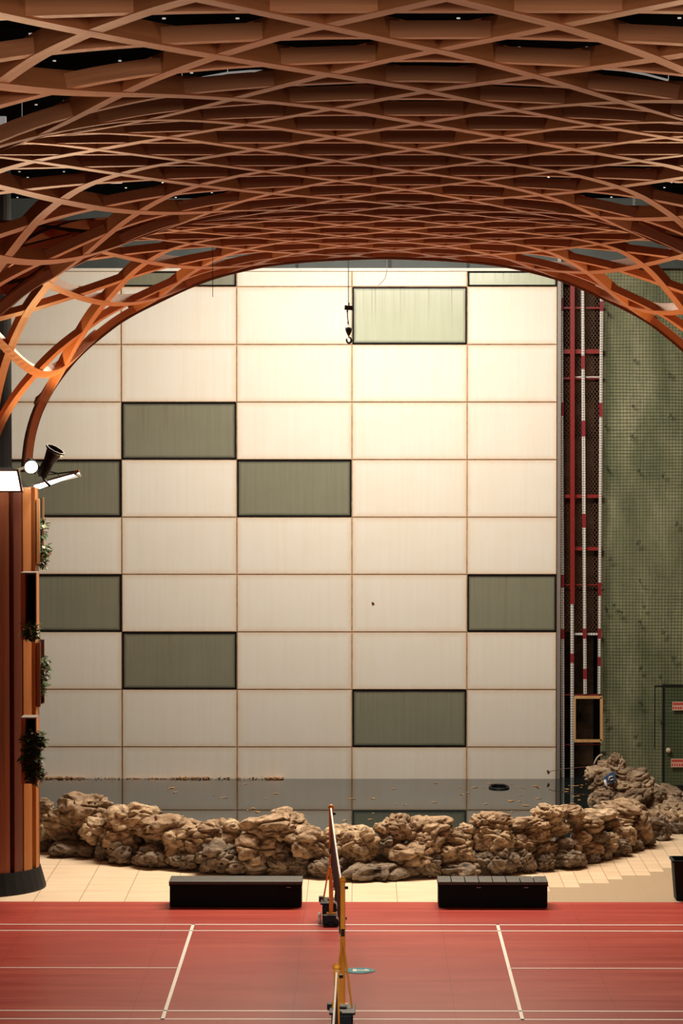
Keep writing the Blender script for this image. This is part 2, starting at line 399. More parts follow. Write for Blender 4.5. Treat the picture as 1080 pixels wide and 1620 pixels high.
# ---------------------------------------------------------------- pond
WZ = .25
ring_front = [(-9.0, 47.3), (-6.2, 46.5), (-5.1, 46.0), (-4.5, 45.4), (-3.6, 44.5), (-2.5, 43.75), (-1.1, 43.25), (.4, 43.1), (1.6, 43.2), (2.4, 43.6), (3.1, 44.1), (3.75, 45.0), (4.3, 46.0), (4.85, 47.3), (5.2, 48.4), (5.5, 49.8), (5.6, 51.4), (5.5, 53.15)]
def inset(pts, d):
    out = []
    for i, p in enumerate(pts):
        a = Vector(pts[max(i-1, 0)]); b = Vector(pts[min(i+1, len(pts)-1)]); t = (b-a).normalized()
        out.append((p[0]-t.y*d, p[1]+t.x*d))
    return out
inner = inset(ring_front, .75)
wp = [(max(p[0], -8.98), p[1]) for p in inner if p[1] < 52.8]+[(4.75, 52.86), (xr-.01, 52.86), (xr-.01, 54.98), (xe-.04, 54.98), (xe-.04, YW-.06), (-8.98, YW-.06)]
b = MB(); n = len(wp); b.add([(x, y, WZ) for x, y in wp]+[(x, y, 0.0) for x, y in wp], [tuple(range(n))]+[(i, (i+1) % n, (i+1) % n+n, i+n) for i in range(n)])
pw = b.build('pond_water', M['water']); tag(pw, 'dark still pond water reflecting the cream panel wall', 'water', kind='stuff')
# dark mortar bed the rocks are set in
b = MB(); prof = [(.22, 0), (.26, .14), (.42, .26), (.62, .30), (.85, .20), (.87, 0)]
bed_line = [p for p in ring_front if p[1] < 49 or p[0] < 0]
rows = [inset(ring_front, d) for d, z in prof]
b.add([(rows[j][i][0], rows[j][i][1], prof[j][1]) for i in range(len(bed_line)) for j in range(6)],
      [(i*6+j, i*6+j+1, (i+1)*6+j+1, (i+1)*6+j) for i in range(len(bed_line)-1) for j in range(5)])
bed = b.build('rock_bed', M['rockgrey']); bed['kind'] = 'structure'

# ---------------------------------------------------------------- rocks
def ring_y(x):
    pts = ring_front
    for (xa, ya), (xb, yb) in zip(pts, pts[1:]):
        if xa <= x <= xb: return ya+(yb-ya)*(x-xa)/(xb-xa)
    return pts[-1][1]
def make_rock(sx, sy, sz, seed, sub):
    rr = random.Random(seed)
    bm = bmesh.new(); bmesh.ops.create_icosphere(bm, subdivisions=sub, radius=1)
    o = Vector((rr.uniform(-90, 90), rr.uniform(-90, 90), rr.uniform(-90, 90)))
    tw = rr.uniform(-.35, .35); L = max(sx, sz)
    for v in bm.verts:
        p = v.co.copy(); n = p.normalized()
        q = Vector([math.copysign(abs(c)**.78, c) for c in n]); 
        q *= 1/max(.9, q.length**.6)
        w_ = Vector((q.x*sx, q.y*sy, q.z*sz)); s = w_/L
        s2 = Vector((s.x, s.y, s.z+tw*s.x))
        low = noise.noise(s2*1.3+o)*.42
        rid = (1-abs(noise.noise(Vector((s2.x*1.7, s2.y*1.7, s2.z*3.6))+o*2))*2.6)
        rid = max(-.5, rid)*.13
        ved = noise.voronoi(Vector((s2.x*1.15, s2.y*1.15, s2.z*1.9))+o*3)[0]
        crack = -max(0, .16-(ved[1]-ved[0]))*1.5
        hole = noise.voronoi(Vector((s2.x*2.9, s2.y*2.9, s2.z*4.4))-o)[0][0]
        gate = noise.noise(s2*2.2-o)
        pit = -max(0, .27-hole)*1.9*min(1, max(0, gate*4+.4))
        fine = noise.noise(s2*7+o)*.035+noise.noise(s2*15+o)*.012
        k = 1+low+rid+crack+pit+fine
        v.co = Vector((w_.x*k, w_.y*k, w_.z*k))
    # settle to the asked size
    xs = [v.co.x for v in bm.verts]; zs = [v.co.z for v in bm.verts]
    fx = 2*sx/(max(xs)-min(xs)); fz = 2*sz/(max(zs)-min(zs)); cx = (max(xs)+min(xs))/2; cz = (max(zs)+min(zs))/2
    for v in bm.verts: v.co.x = (v.co.x-cx)*fx; v.co.z = (v.co.z-cz)*fz
    me = bpy.data.meshes.new('rock'); bm.to_mesh(me); bm.free(); me.shade_smooth(); return me
#   (x0, x1, y0, y1) boxes in the frame; the row says how far up and back on the bank the rock sits
BOT = [(20,60,1326,1352),(59,84,1331,1356),(82,155,1332,1364),(151,173,1331,1366),(169,228,1331,1373),(210,275,1338,1380),(268,320,1348,1382),(311,385,1331,1389),(358,428,1356,1390),(422,463,1357,1390),(453,492,1353,1392),(484,546,1353,1395),(542,658,1362,1395),(655,699,1350,1395),(698,758,1365,1390),(760,822,1342,1390),(812,848,1345,1389),(843,877,1351,1386),(873,927,1343,1383),(922,949,1350,1375),(943,968,1342,1372),(962,998,1328,1367),(995,1019,1330,1356),(1016,1037,1320,1352),(1034,1060,1318,1345),(1056,1084,1302,1332),(1080,1120,1285,1315)]
MID = [(20,62,1302,1330),(58,89,1307,1335),(90,133,1312,1337),(72,130,1277,1323),(127,181,1295,1331),(162,226,1307,1341),(231,264,1316,1344),(258,304,1310,1360),(294,346,1315,1352),(378,452,1323,1373),(428,470,1332,1362),(462,530,1311,1360),(526,577,1316,1365),(554,602,1311,1365),(591,624,1321,1350),(608,689,1333,1368),(653,704,1318,1352),(699,748,1335,1369),(743,777,1350,1375),(763,814,1306,1347),(810,847,1318,1348),(842,880,1326,1355),(875,907,1328,1352),(894,919,1330,1348),(903,934,1317,1335),(915,952,1332,1356),(923,962,1313,1332),(940,976,1318,1346),(971,1005,1309,1335),(995,1029,1290,1332),(1024,1060,1294,1327),(1052,1084,1282,1308)]
TOP = [(20,58,1268,1304),(54,83,1264,1287),(56,77,1282,1311),(96,172,1258,1300),(115,178,1280,1310),(171,250,1272,1312),(219,306,1289,1324),(295,366,1299,1322),(324,391,1299,1344),(387,482,1283,1330),(425,512,1306,1334),(518,584,1306,1332),(595,650,1291,1334),(642,712,1294,1332),(724,748,1303,1318),(699,748,1312,1342),(746,806,1286,1314),(743,788,1310,1350),(803,838,1296,1312),(803,867,1293,1315),(842,888,1274,1300),(882,924,1275,1298),(813,870,1305,1330),(862,898,1296,1324),(897,950,1290,1321),(940,997,1288,1313),(919,975,1280,1296),(946,1021,1266,1294),(1017,1050,1283,1300)]
PIL = [(985,1032,1226,1264),(1008,1052,1250,1288),(1032,1074,1243,1266),(1050,1092,1266,1302),(998,1046,1268,1302),(1062,1100,1286,1316),(955,1000,1262,1290),(960,988,1194,1230),(946,965,1203,1219),(926,966,1214,1233),(933,973,1226,1258),(974,1025,1215,1237),(970,1021,1231,1254),(939,978,1246,1273),(976,1038,1247,1284),(1018,1043,1241,1261),(1034,1077,1250,1273),(1034,1063,1258,1281),(1038,1082,1272,1302),(1059,1086,1263,1292),(930,964,1253,1277)]
ORD = ['first','second','third','fourth','fifth','sixth','seventh','eighth','ninth','tenth','eleventh','twelfth','thirteenth','fourteenth','fifteenth','sixteenth','seventeenth','eighteenth','nineteenth','twentieth','twenty-first','twenty-second','twenty-third','twenty-fourth','twenty-fifth','twenty-sixth','twenty-seventh','twenty-eighth','twenty-ninth','thirtieth','thirty-first','thirty-second']
seed = 10
for rname, boxes in (('bottom', BOT), ('middle', MID), ('top', TOP), ('pile', PIL)):
    order = sorted(range(len(boxes)), key=lambda i: boxes[i][0]+boxes[i][1])
    vis = [i for i in order if boxes[i][0]+boxes[i][1] > 2*59 and boxes[i][0] < 1078]
    for i, (x0, x1, y0, y1) in enumerate(boxes):
        seed += 1; cx, cy = (x0+x1)/2, (y0+y1)/2
        if rname == 'pile':
            Y = 50.2+(1240-cy)*.012+(cx-965)*.004
            if cx > 1030: Y = 49.6+(1290-cy)*.035
        else:
            Y = 44.0
            for _ in range(3): Y = ring_y(at(cx, cy, Y).x)+{'bottom': .24, 'middle': .42, 'top': .62}[rname]
            if rname == 'top' and cx > 930: Y += .5
        p = at(cx, cy, Y); s = Y/F
        k = 1.20 if rname != 'bottom' else 1.12
        hw, hh = (x1-x0)/2*s*k, (y1-y0)/2*s*k*1.04
        if rname == 'bottom':      # sits on the floor
            top = p.z+hh; hh = (top+.03)/2; p.z = top-hh
        hy = min(max(hw, hh)*.85, .48) if rname != 'pile' else min(max(hw, hh)*1.1, .5)
        sub = 5 if (x1-x0)*(y1-y0) > 900 else 4
        me = make_rock(hw, hy, hh, seed, sub)
        mt = 'rockgrey' if rname == 'bottom' or (rname == 'middle' and seed % 4 == 0) else ('rockpale' if seed % 3 == 0 else 'rock')
        me.materials.append(M[mt])
        o = bpy.data.objects.new('rock', me); COL.objects.link(o); o.location = p
        size = 'large' if (x1-x0) > 62 else ('small' if (x1-x0) < 36 else 'medium-sized')
        shp = 'long low' if (x1-x0) > 2.1*(y1-y0) else ('upright' if (y1-y0) > .95*(x1-x0) else 'rounded craggy')
        tone = {'rockgrey': 'grey-brown', 'rockpale': 'pale tan', 'rock': 'tan'}[mt]
        if i in vis:
            q = ORD[vis.index(i)]+' from the left'
            if vis.index(i) == 0: q = 'leftmost'
            if vis.index(i) == len(vis)-1: q = 'rightmost'
        else: q = 'behind the '+('left pillar' if cx < 60 else 'right edge')
        where = {'bottom': 'in the bank\'s bottom row', 'middle': 'in the bank\'s middle row', 'top': 'in the bank\'s top row', 'pile': 'in the pile by green wall'}[rname]
        tag(o, f'{size} {shp} {tone} rock, {q} {where}', 'rock', 'rocks of the pond bank')
# the things lying on the rock pile
b = MB(); pts = [at(x, y, 50.0) for x, y in ((939,1210),(941,1205),(944,1199),(948,1195),(953,1194))]; b.tube(pts, .014, 8)
tag(b.build('rope_end', M['rope'], smooth=True), 'pale stiff rope end arching off the left of the rock pile', 'rope')
b = MB(); pts = [at(x, y, 49.6) for x, y in ((980,1209),(982,1203),(984,1201),(986,1204),(984,1209),(981,1212),(978,1210))]; b.tube(pts, .014, 8)
tag(b.build('rope_loop', M['rope'], smooth=True), 'small pale rope loop standing on top of the rock pile', 'rope')
p = at(965, 1231, 49.55)
b = MB(); b.add([(math.cos(a)*.11*(1+.15*math.sin(3*a)), (-.03 if k else .02), math.sin(a)*.085*(1+.15*math.sin(3*a))) for k in (0, 1) for a in [i*2*math.pi/20 for i in range(20)]],
    [tuple(range(20)), tuple(range(39, 19, -1))]+[(i, (i+1) % 20, (i+1) % 20+20, i+20) for i in range(20)])
m = b.build('painted_mask', M['blue'], None, p, (R(-10), R(-35), 0), bevel=.008)
b = MB(); b.tube([(-.05, -.035, -.02), (0, -.04, .02), (.05, -.035, .0)], .012, 8); b.tube([(-.09, -.03, .03), (-.12, -.03, -.05), (-.13, -.03, -.13)], [.02, .022, .008], 8); b.tube([(-.02, -.04, -.03), (.03, -.04, -.045)], .01, 8)
b.build('white_marking', M['white'], m, smooth=True)
tag(m, 'small dark blue and white painted ornament lying on the rock pile', 'ornament')
b = MB(); b.tube([at(1027, 1237, 51.6), at(1053, 1249, 51.3)], .022, 8)
tag(b.build('pole', M['rope'], smooth=True), 'thin pale pole leaning behind the rock pile at right', 'pole')

# ---------------------------------------------------------------- floating leaves, debris, ring
b = MB(); rr = random.Random(5)
for i in range(900):
    sg = rr.choice([(60, 135, 1), (60, 190, .6), (270, 445, 1), (200, 300, .3), (280, 330, .8), (420, 448, .6)])
    px = rr.uniform(sg[0], sg[1]); x = at(px, 1234, YW).x; y = YW-.03-abs(rr.gauss(0, .07)); s = rr.uniform(.012, .03); a = rr.uniform(0, 6.28)
    z = WZ+.003+rr.uniform(0, .03)*sg[2]
    b.add([(x+math.cos(a+k*1.57)*s*(1 if k % 2 else .5), y+math.sin(a+k*1.57)*s, z+rr.uniform(-.01, .012)*(k % 2)) for k in range(4)], [(0,1,2,3)])
tag(b.build('leaf_litter', M['deadleaf'], fix=False), 'brown leaf litter drifted along the foot of the panel wall', 'leaf litter', kind='stuff')
leaf0 = None
for i in range(64):
    px, py = rr.choice([(rr.uniform(470, 880), rr.uniform(1237, 1300)), (rr.uniform(740, 880), rr.uniform(1240, 1285)), (rr.uniform(190, 470), rr.uniform(1240, 1290)), (rr.uniform(895, 930), rr.uniform(1240, 1275))])
    p = floor_at(px, py, WZ)
    if p.y > YW-.1: continue
    if leaf0 is None:
        l = MB(); l.add([(-.07, 0, 0), (-.03, .018, .004), (.03, .02, .003), (.08, 0, 0), (.03, -.018, .005), (-.03, -.02, .002)], [(0,1,2,3,4,5)])
        leaf0 = o = l.build('floating_leaf', M['deadleaf'], fix=False)
        tag(o, 'yellow-brown fallen leaf floating on the dark pond water', 'leaf', 'floating leaves on the pond')
    else: o = leaf0.copy(); COL.objects.link(o)
    o.location = (p.x, p.y, WZ+.004); o.rotation_euler = (0, 0, rr.uniform(0, 6.28)); k = rr.uniform(.35, 1.2); o.scale = (k, k*1.6, 1)
p = floor_at(789, 1246.5, WZ)
b = MB(); b.tube([(math.cos(a)*.155, math.sin(a)*.24, .012+.01*math.sin(a)) for a in [i*2*math.pi/36 for i in range(37)]], .022, 8, False)
tag(b.build('dark_ring', M['black'], None, p, smooth=True), 'black oval ring on the pond near the wall', 'ring')  # thin dark oval lying on the water surface
for px, py in ((590, 955), (867, 1221)):
    p = at(px, py, YW-.03); b = MB(); b.add([(-.03, 0, .02), (.0, -.01, .03), (.03, 0, -.01), (.0, -.005, -.035), (-.02, -.01, -.01)], [(0,1,2,3,4)])
    tag(b.build('dead_leaf', M['leafred'], None, p, fix=False), 'single dead leaf stuck on '+('a cream panel at mid-wall' if py < 1000 else 'the lowest right cream panel'), 'leaf')

# ---------------------------------------------------------------- steel frame in the recess
YS = YW+.12
def zz(py, Y=YS): return at(540, py, Y).z
tower = empty('steel_frame', (at(920, 900, YS).x, YS, 0), 'tall red steel frame wrapped in white tape in the recess', 'frame')
def loc(p): return (p[0]-tower.location.x, p[1]-tower.location.y, p[2])
def tpost(xt, xb, yt, yb, w_, mat, bands, Y=YS):
    b = MB(); a, c = at(xt, yt, Y), at(xb, yb, Y); b.obox(loc(a), loc(c), w_, w_, (0, 1, 0))
    o = b.build('post', mat, tower)
    for y0, y1 in bands:
        f0, f1 = (y0-yt)/(yb-yt), (y1-yt)/(yb-yt)
        q = MB(); q.obox(loc(a.lerp(c, f0)), loc(a.lerp(c, f1)), w_+.006, w_+.006, (0, 1, 0)); q.build('red_band', M['tape_red'], o)
tpost(887.5, 890, 440, 1262, .055, M['tape'], [(471, 492), (636, 657), (908, 928), (994, 1010)])
tpost(905, 905, 440, 955, .075, M['red'], [])
tpost(904.5, 904.5, 955, 1262, .055, M['tape'], [(1034, 1048)])
tpost(921, 925, 455, 1098, .055, M['tape'], [(562, 583), (665, 690), (812, 834), (994, 1010), (1058, 1074)])
tpost(951, 947, 470, 1098, .05, M['tape'], [(477, 492), (637, 659), (921, 942), (994, 1010), (1039, 1053)])
for y, mt, w_, xa in ((487, 'red', .035, 889), (556, 'red', .075, 890), (597, 'white', .03, 905), (785, 'red', .06, 893), (598.5, 'red', .03, 889), (868, 'red', .06, 905), (925, 'red', .02, 893), (1003, 'tape', .04, 907), (1099, 'tape_red', .02, 887), (1178, 'tape_red', .015, 887)):
    b = MB(); b.obox(loc(at(xa, y, YS+.08)), loc(at(952, y, YS+.08)), w_, w_); b.build('crossbar', M[mt], tower)
p0 = at(886, 455, YS+.18); p1 = at(953, 1000, YS+.18)
b = MB(); x0, x1, z1, z0 = p0.x, p1.x, p0.z, p1.z; st = .085; wd = x1-x0; sl = 1.45
k = z0-wd*sl
while k < z1:
    for d in (1, -1):
        a = Vector((x0, YS+.18, k)); c = Vector((x1, YS+.18, k+wd*sl))
        f0 = max(0, (z0-k)/(wd*sl)); f1 = min(1, (z1-k)/(wd*sl))
        if f1 > f0:
            A, C = a.lerp(c, f0), a.lerp(c, f1)
            if d < 0: A.x = x0+x1-A.x; C.x = x0+x1-C.x
            b.obox(loc(A), loc(C), .007, .007, (0, 1, 0))
    k += st
b.build('chain_link', M['rustwire'], tower)
b = MB()
for a, c in (((908, 1103), (952, 1103)), ((908, 1172), (952, 1172)), ((908, 1103), (908, 1172)), ((951, 1103), (951, 1172))):
    b.obox(at(*a, YS), at(*c, YS), .024, .05)
o = b.build('hatch_frame', M['board_c']); tag(o, 'small pale rectangular hatch frame low in the recess', 'frame')
pth = [at(x, y, YW-.3) for x, y in ((868,1221),(884,1217),(905,1215),(930,1213),(944,1210))]
b = MB(); b.tube(pth, .006, 6); tag(b.build('twig', M['leafred']), 'thin reddish twig hanging across the recess above the pond', 'twig')

# ---------------------------------------------------------------- netting over the green wall
b = MB(); rr = random.Random(8); YN = YW+.2; xa, xb = xr+.02, 8.6; step = .057
nx = int((xb-xa)/step); nz = int(9.3/step)
def wob(x, z): return (noise.noise(Vector((x*1.1, z*.6, 3)))*.022, noise.noise(Vector((x*.8, z*1.1, 9)))*.022)
for i in range(nx):
    x = xa+i*step; pts = []
    for j in range(0, nz+1, 5):
        z = .12+j*step; dx, dz = wob(x, z); pts.append((x+dx, z+dz))
    for (p, q), (r_, s) in zip(pts, pts[1:]): b.add([(p-.0035, YN, q), (p+.0035, YN, q), (r_+.0035, YN, s), (r_-.0035, YN, s)], [(0,1,2,3)])
for j in range(nz):
    z = .12+j*step; pts = []
    for i in range(0, nx+1, 5):
        x = xa+i*step; dx, dz = wob(x, z); pts.append((x+dx, z+dz))
    for (p, q), (r_, s) in zip(pts, pts[1:]): b.add([(p, YN-.003, q-.0035), (r_, YN-.003, s-.0035), (r_, YN-.003, s+.0035), (p, YN-.003, q+.0035)], [(0,1,2,3)])
net = b.build('wall_net', M['netblack'], fix=False); tag(net, 'black square-mesh netting stretched over the green wall', 'netting')
b = MB()
for px, py in ((961,497),(1005,571),(1060,593),(1001,641),(1060,657),(958,674),(998,690),(1010,745),(960,742),(1048,752),(1010,860),(1070,830),(965,885),(1013,920),(959,965),(1012,984),(1049,1000),(1014,1057),(1045,1072),(1014,1113),(1045,1143),(960,1140),(1005,1165),(972,957),(980,968),(1017,960),(1065,1040)):
    c = at(px, py, YN-.01)
    for _ in range(5):
        a = rr.uniform(0, 6.28); l_ = rr.uniform(.03, .08); d = Vector((math.cos(a)*l_, rr.uniform(-.02, 0), math.sin(a)*l_*1.3))
        s = Vector((rr.uniform(-.03, .03), 0, rr.uniform(-.03, .03))); b.obox(c+s-d*.5, c+s+d*.5, .008, .006)
b.build('net_tie', M['netblack'], net)
for k, (px, py) in enumerate(((1072, 1117), (1070, 1207))):
    p = at(px, py, YW+.19); s = MB().box(-.10, .17, -.006, .006, -.075, .075).build('sign', M['pink'], None, p)
    tag(s, ('upper' if k == 0 else 'lower')+' pink paper notice with red print on the green door', 'sign')
    b = MB(); b.box(-.09, .16, -.010, -.006, .02, .06)
    for i in range(6): b.box(-.09+i*.043, -.09+i*.043+.026, -.010, -.006, -.055, -.01)
    b.build('print', M['pinkred'], s)

# ---------------------------------------------------------------- timber lattice canopy
H = 8.84; W = 1.298; D = 1.153; YR = 15.734
COLS = [(-5.5, 42.5), (6.15, 42.5), (-5.5, 31.1), (6.15, 31.1), (-5.5, 19.7), (6.15, 19.7)]
TAB = [(.90, 5.35), (.92, 5.9), (.97, 6.33), (1.10, 6.75), (1.33, 7.15), (1.62, 7.5), (1.93, 7.77), (2.17, 7.95), (2.55, 8.16), (3.53, 8.58), (4.4, 8.76), (5.2, 8.82), (5.9, 8.84)]
def _slopes():
    d = [(TAB[i+1][1]-TAB[i][1])/(TAB[i+1][0]-TAB[i][0]) for i in range(len(TAB)-1)]
    return [d[0]]+[2*d[i-1]*d[i]/(d[i-1]+d[i]) for i in range(1, len(d))]+[0]
SL = _slopes()
def prof(r):
    if r <= TAB[0][0]: return TAB[0][1]
    if r >= TAB[-1][0]: return H
    for i in range(len(TAB)-1):
        x0, y0 = TAB[i]; x1, y1 = TAB[i+1]
        if r <= x1:
            h = x1-x0; t = (r-x0)/h
            return (2*t**3-3*t*t+1)*y0+(t**3-2*t*t+t)*h*SL[i]+(-2*t**3+3*t*t)*y1+(t**3-t*t)*h*SL[i+1]
def rmin(x, y): return min(math.hypot(x-a, y-b_) for a, b_ in COLS)
def zs(x, y): return H-sum(H-prof(math.hypot(x-a, y-b_)) for a, b_ in COLS if abs(y-b_) < 6 and abs(x-a) < 6)
def nrm(x, y):
    e = .01; gx = (zs(x+e, y)-zs(x-e, y))/(2*e); gy = (zs(x, y+e)-zs(x, y-e))/(2*e)
    return Vector((-gx, -gy, 1)).normalized()
canopy = empty('timber_canopy', (0, 30, 0), 'vaulted canopy of woven laminated timber beams flaring down to the pillars', 'canopy')
XMIN, XMAX, YMIN, YMAX = -8.0, 8.6, 13.5, 42.99
def sweep(pts, bw, dp, name, mat, lift=0.0):
    b = MB(); n = len(pts); L = 0; uv = []
    for i, (x, y, z) in enumerate(pts):
        P = Vector((x, y, z)); T = (Vector(pts[min(i+1, n-1)])-Vector(pts[max(i-1, 0)])).normalized()
        N = nrm(x, y); N = (N-T*N.dot(T)).normalized(); S = T.cross(N)
        if i: L += (P-Vector(pts[i-1])).length
        P = P+N*lift-Vector(canopy.location)
        b.v += [tuple(P-S*bw/2), tuple(P+S*bw/2), tuple(P+S*bw/2+N*dp), tuple(P-S*bw/2+N*dp)]
        uv += [(L, 0), (L, bw), (L, bw+dp), (L, -dp)]
    for i in range(n-1):
        for k in range(4): b.f.append((i*4+k, i*4+(k+1) % 4, (i+1)*4+(k+1) % 4, (i+1)*4+k))
    b.f += [(0, 3, 2, 1), ((n-1)*4, (n-1)*4+1, (n-1)*4+2, (n-1)*4+3)]
    b.uv = uv
    return b.build(name, mat, canopy)
def member(p, d, bw, dp, name, mat, lift=0.0):
    """straight in plan from p along d, dropped onto the canopy surface"""
    runs = []; cur = []; t = -45.0; last = None
    while t < 45:
        x, y = p[0]+d[0]*t, p[1]+d[1]*t
        if XMIN <= x <= XMAX and YMIN <= y <= YMAX and rmin(x, y) > .915:
            z = zs(x, y)
            if z > 5.6:
                if not cur or (Vector((x, y, z))-last).length > .11:
                    last = Vector((x, y, z)); cur.append((x, y, z))
            elif cur: runs.append(cur); cur = []
        elif cur: runs.append(cur); cur = []
        t += .02 if rmin(x, y) > 2 else .006
    if cur: runs.append(cur)
    for r_ in runs:
        if len(r_) > 4: sweep(r_, bw, dp, name, mat, lift)
ang = math.atan2(D, W/2); dA_ = (math.cos(ang), math.sin(ang)); dB_ = (-math.cos(ang), math.sin(ang))
for m in range(-22, 24):
    x0 = (.348+m)*W
    for dd in (dA_, dB_):
        # skip lines that never cross the built area
        xa_ = x0+dd[0]/dd[1]*(YMIN-YR); xb_ = x0+dd[0]/dd[1]*(YMAX-YR)
        if max(xa_, xb_) < XMIN or min(xa_, xb_) > XMAX: continue
        member((x0, YR), dd, .115, .125, 'diagonal_beam', M['beam'], 0 if dd is dA_ else .004)
for n in range(-2, 24):
    member((0, YR+(n+.5)*D), (1, 0), .10, .095, 'cross_beam', M['beam'], .009)
member((0, 42.93), (1, 0), .09, .13, 'edge_beam', M['edge'], -.03)

# ---------------------------------------------------------------- pillars
def make_pillar(X, Y, label, full):
    t = empty('clad_pillar', (X, Y, 0), label, 'pillar')
    prof_ = [(1.08, 0), (1.08, .02), (1.0, .30), (.9, .30)]
    MB().lathe(prof_, 40).build('plinth', M['black'], t, smooth=False)
    MB().lathe([(.86, .3), (.86, 5.6), (.62, 5.9), (.62, 10.33)], 40).build('core', M['core'], t)
    # vertical boards around the drum, two or three tones, some proud of the others
    rr = random.Random(4); a = 0; k = 0
    spec = [(-105, 15, 'b', .985, .3, 5.5), (-89, 15, 'b', .98, .3, 5.5), (-73, 15, 'b', .985, .3, 5.6), (-56, 17, 'b', .98, .3, 5.6), (-38.5, 9, 'd', .985, .3, 5.62), (-26.5, 12, 'a', .99, .3, 5.62), (-10, 8, 'a', 1.0, .3, 5.62), (4, 12, 'd', .99, .3, 5.55)]
    ang_ = 22
    while ang_ < 240: spec.append((ang_, 13, 'ab'[k % 2], .97+.02*(k % 2), .3, 5.5)); ang_ += 16; k += 1
    for a, wdeg, mm, rad, z0, z1 in spec:
        b = MB(); n = 4; vs = []
        for z in (z0, z1):
            for i in range(n+1):
                for rr_ in (rad-.10, rad):
                    th = R(a+wdeg*(i/n-.5)); vs.append((rr_*math.cos(th), rr_*math.sin(th), z))
        m_ = (n+1)*2; fs = []
        for i in range(n):
            fs += [(i*2, i*2+1, i*2+3, i*2+2), (m_+i*2, m_+i*2+2, m_+i*2+3, m_+i*2+1), (i*2+1, m_+i*2+1, m_+i*2+3, i*2+3), (i*2, i*2+2, m_+i*2+2, m_+i*2)]
        fs += [(0, m_, m_+1, 1), (n*2, n*2+1, m_+n*2+1, m_+n*2)]
        b.add(vs, fs); b.build('cladding_board', M['board_'+mm], t)
    return t
pil = make_pillar(-5.5, 42.5, 'round timber-clad pillar with black plinth at the left picture edge', True)
kids(pil)
for (x, y), lb in zip(COLS[1:], ('far right', 'middle left', 'middle right', 'near left', 'near right')):
    c = copy_tree(pil, None, (x, y, 0)); c['label'] = lb+' timber-clad pillar beyond the picture edge'

# planter boxes hung on the pillar, each with its plant
def foliage(c, sx, sy, sz, n, mats, seed, ls=.05, droop=.3):
    rr = random.Random(seed); out = []
    for mi, (mt, frac) in enumerate(mats):
        b = MB()
        for _ in range(int(n*frac)):
            while True:
                u = Vector((rr.uniform(-1, 1), rr.uniform(-1, 1), rr.uniform(-1, 1)))
                if u.length < 1: break
            p = Vector((c[0]+u.x*sx, c[1]+u.y*sy, c[2]+u.z*sz)); d = Vector((u.x*1.0+rr.uniform(-.5, .9), u.y+rr.uniform(-1, .3), rr.uniform(-.8, .8)-droop)).normalized()
            l_ = ls*rr.uniform(.6, 1.4); s = d.cross(Vector((rr.uniform(-.3, .3), rr.uniform(-.3, .3), 1))).normalized()*l_*.34; up = Vector((0, 0, l_*.12))
            b.add([p, p+d*l_*.5+s+up, p+d*l_, p+d*l_*.5-s+up], [(0, 1, 2), (0, 2, 3)])
        out.append((b, mt))
    return out
def planter(x0, x1, y0, y1, Y, open_right, woodm, label):
    a, c = at(x0, y0, Y), at(x1, y1, Y); xw = c.x-a.x; zh = a.z-c.z; dpt = .34
    o = empty('wall_planter', ((a.x+c.x)/2, Y+dpt/2, c.z), label, 'planter', 'planter boxes on the left pillar')
    hx = xw/2; f = MB(); f.box(-hx, -hx+.06, -dpt/2, dpt/2, 0, zh); f.build('side_panel', M[woodm], o)
    f = MB(); f.box(hx-.015, hx, -dpt/2, dpt/2, 0, zh); f.build('side_panel', M[woodm], o)
    MB().box(-hx+.06, hx-.015, dpt/2-.03, dpt/2, 0, zh).build('back_panel', M['core'], o)
    MB().box(-hx, hx, -dpt/2, dpt/2, zh, zh+.018).build('top_rail', M['grey'], o)
    MB().box(-hx+.06, hx-.015, -dpt/2+.02, dpt/2-.03, 0, .09).build('soil_tray', M['soil'], o)
    return o
planter(32.5, 58, 908, 1012, 41.25, 1, 'board_a', 'upper front planter box with dark recess on the left pillar')
planter(33, 58, 1137, 1240, 41.25, 1, 'board_a', 'lower front planter box with dark recess on the left pillar')
def side_box(x0, x1, y0, y1, mat, label):
    a, c = at(x0, y0, 42.3), at(x1, y1, 42.3)
    o = empty('side_planter', (a.x, 42.3, c.z), label, 'planter')
    MB().box(0, c.x-a.x, -.04, 0, 0, a.z-c.z).build('front_board', M[mat], o, bevel=.004)
    MB().box(0, c.x-a.x, .5, .53, 0, a.z-c.z).build('rear_board', M[mat], o)
    MB().box(0, .02, 0, .5, 0, a.z-c.z).build('back_board', M['core'], o)
side_box(58, 63.6, 789, 892, 'board_c', 'pale side planter board high on the right flank of the pillar')
side_box(58, 64.4, 1016, 1118, 'board_b', 'dark brown side planter board low on the right flank of the pillar')
def plant(name, label, cs, mats, seed):
    base = at(cs[0][0], cs[0][1], 41.4)
    o = empty(name, base, label, 'plant')
    acc = {}
    for px, py, Y, sx, sy, sz, n in cs:
        p = at(px, py, Y)-base
        for b, mt in foliage(p, sx, sy, sz, n, mats, seed+len(acc)*7+int(py), .085): acc.setdefault(mt, MB()).add(b.v, b.f)
    for mt, b in acc.items(): b.build('leaves' if mt == 'leaf' else ('red_leaves' if mt == 'leafred' else 'flowers_pale_leaves'), M[mt], o, fix=False)  # pale pieces: the flowers, and the pale-leaved plant's leaves
    st = MB()
    for px, py, Y, sx, sy, sz, n in cs:
        p = at(px, py, Y)-base; st.tube([p+Vector((-.03, .05, -sz)), p+Vector((.0, 0, 0)), p+Vector((.04, -.02, sz*.8))], .006, 5)
    st.build('stem', M['soil'], o)
plant('trailing_plant', 'sparse flowering plant poking out beside the high pale planter', [(67, 835, 42.5, .05, .2, .16, 45), (69, 873, 42.5, .06, .2, .12, 110), (66, 890, 42.5, .03, .15, .1, 35)], [('leaf', .6), ('petal', .3), ('leafred', .1)], 1)
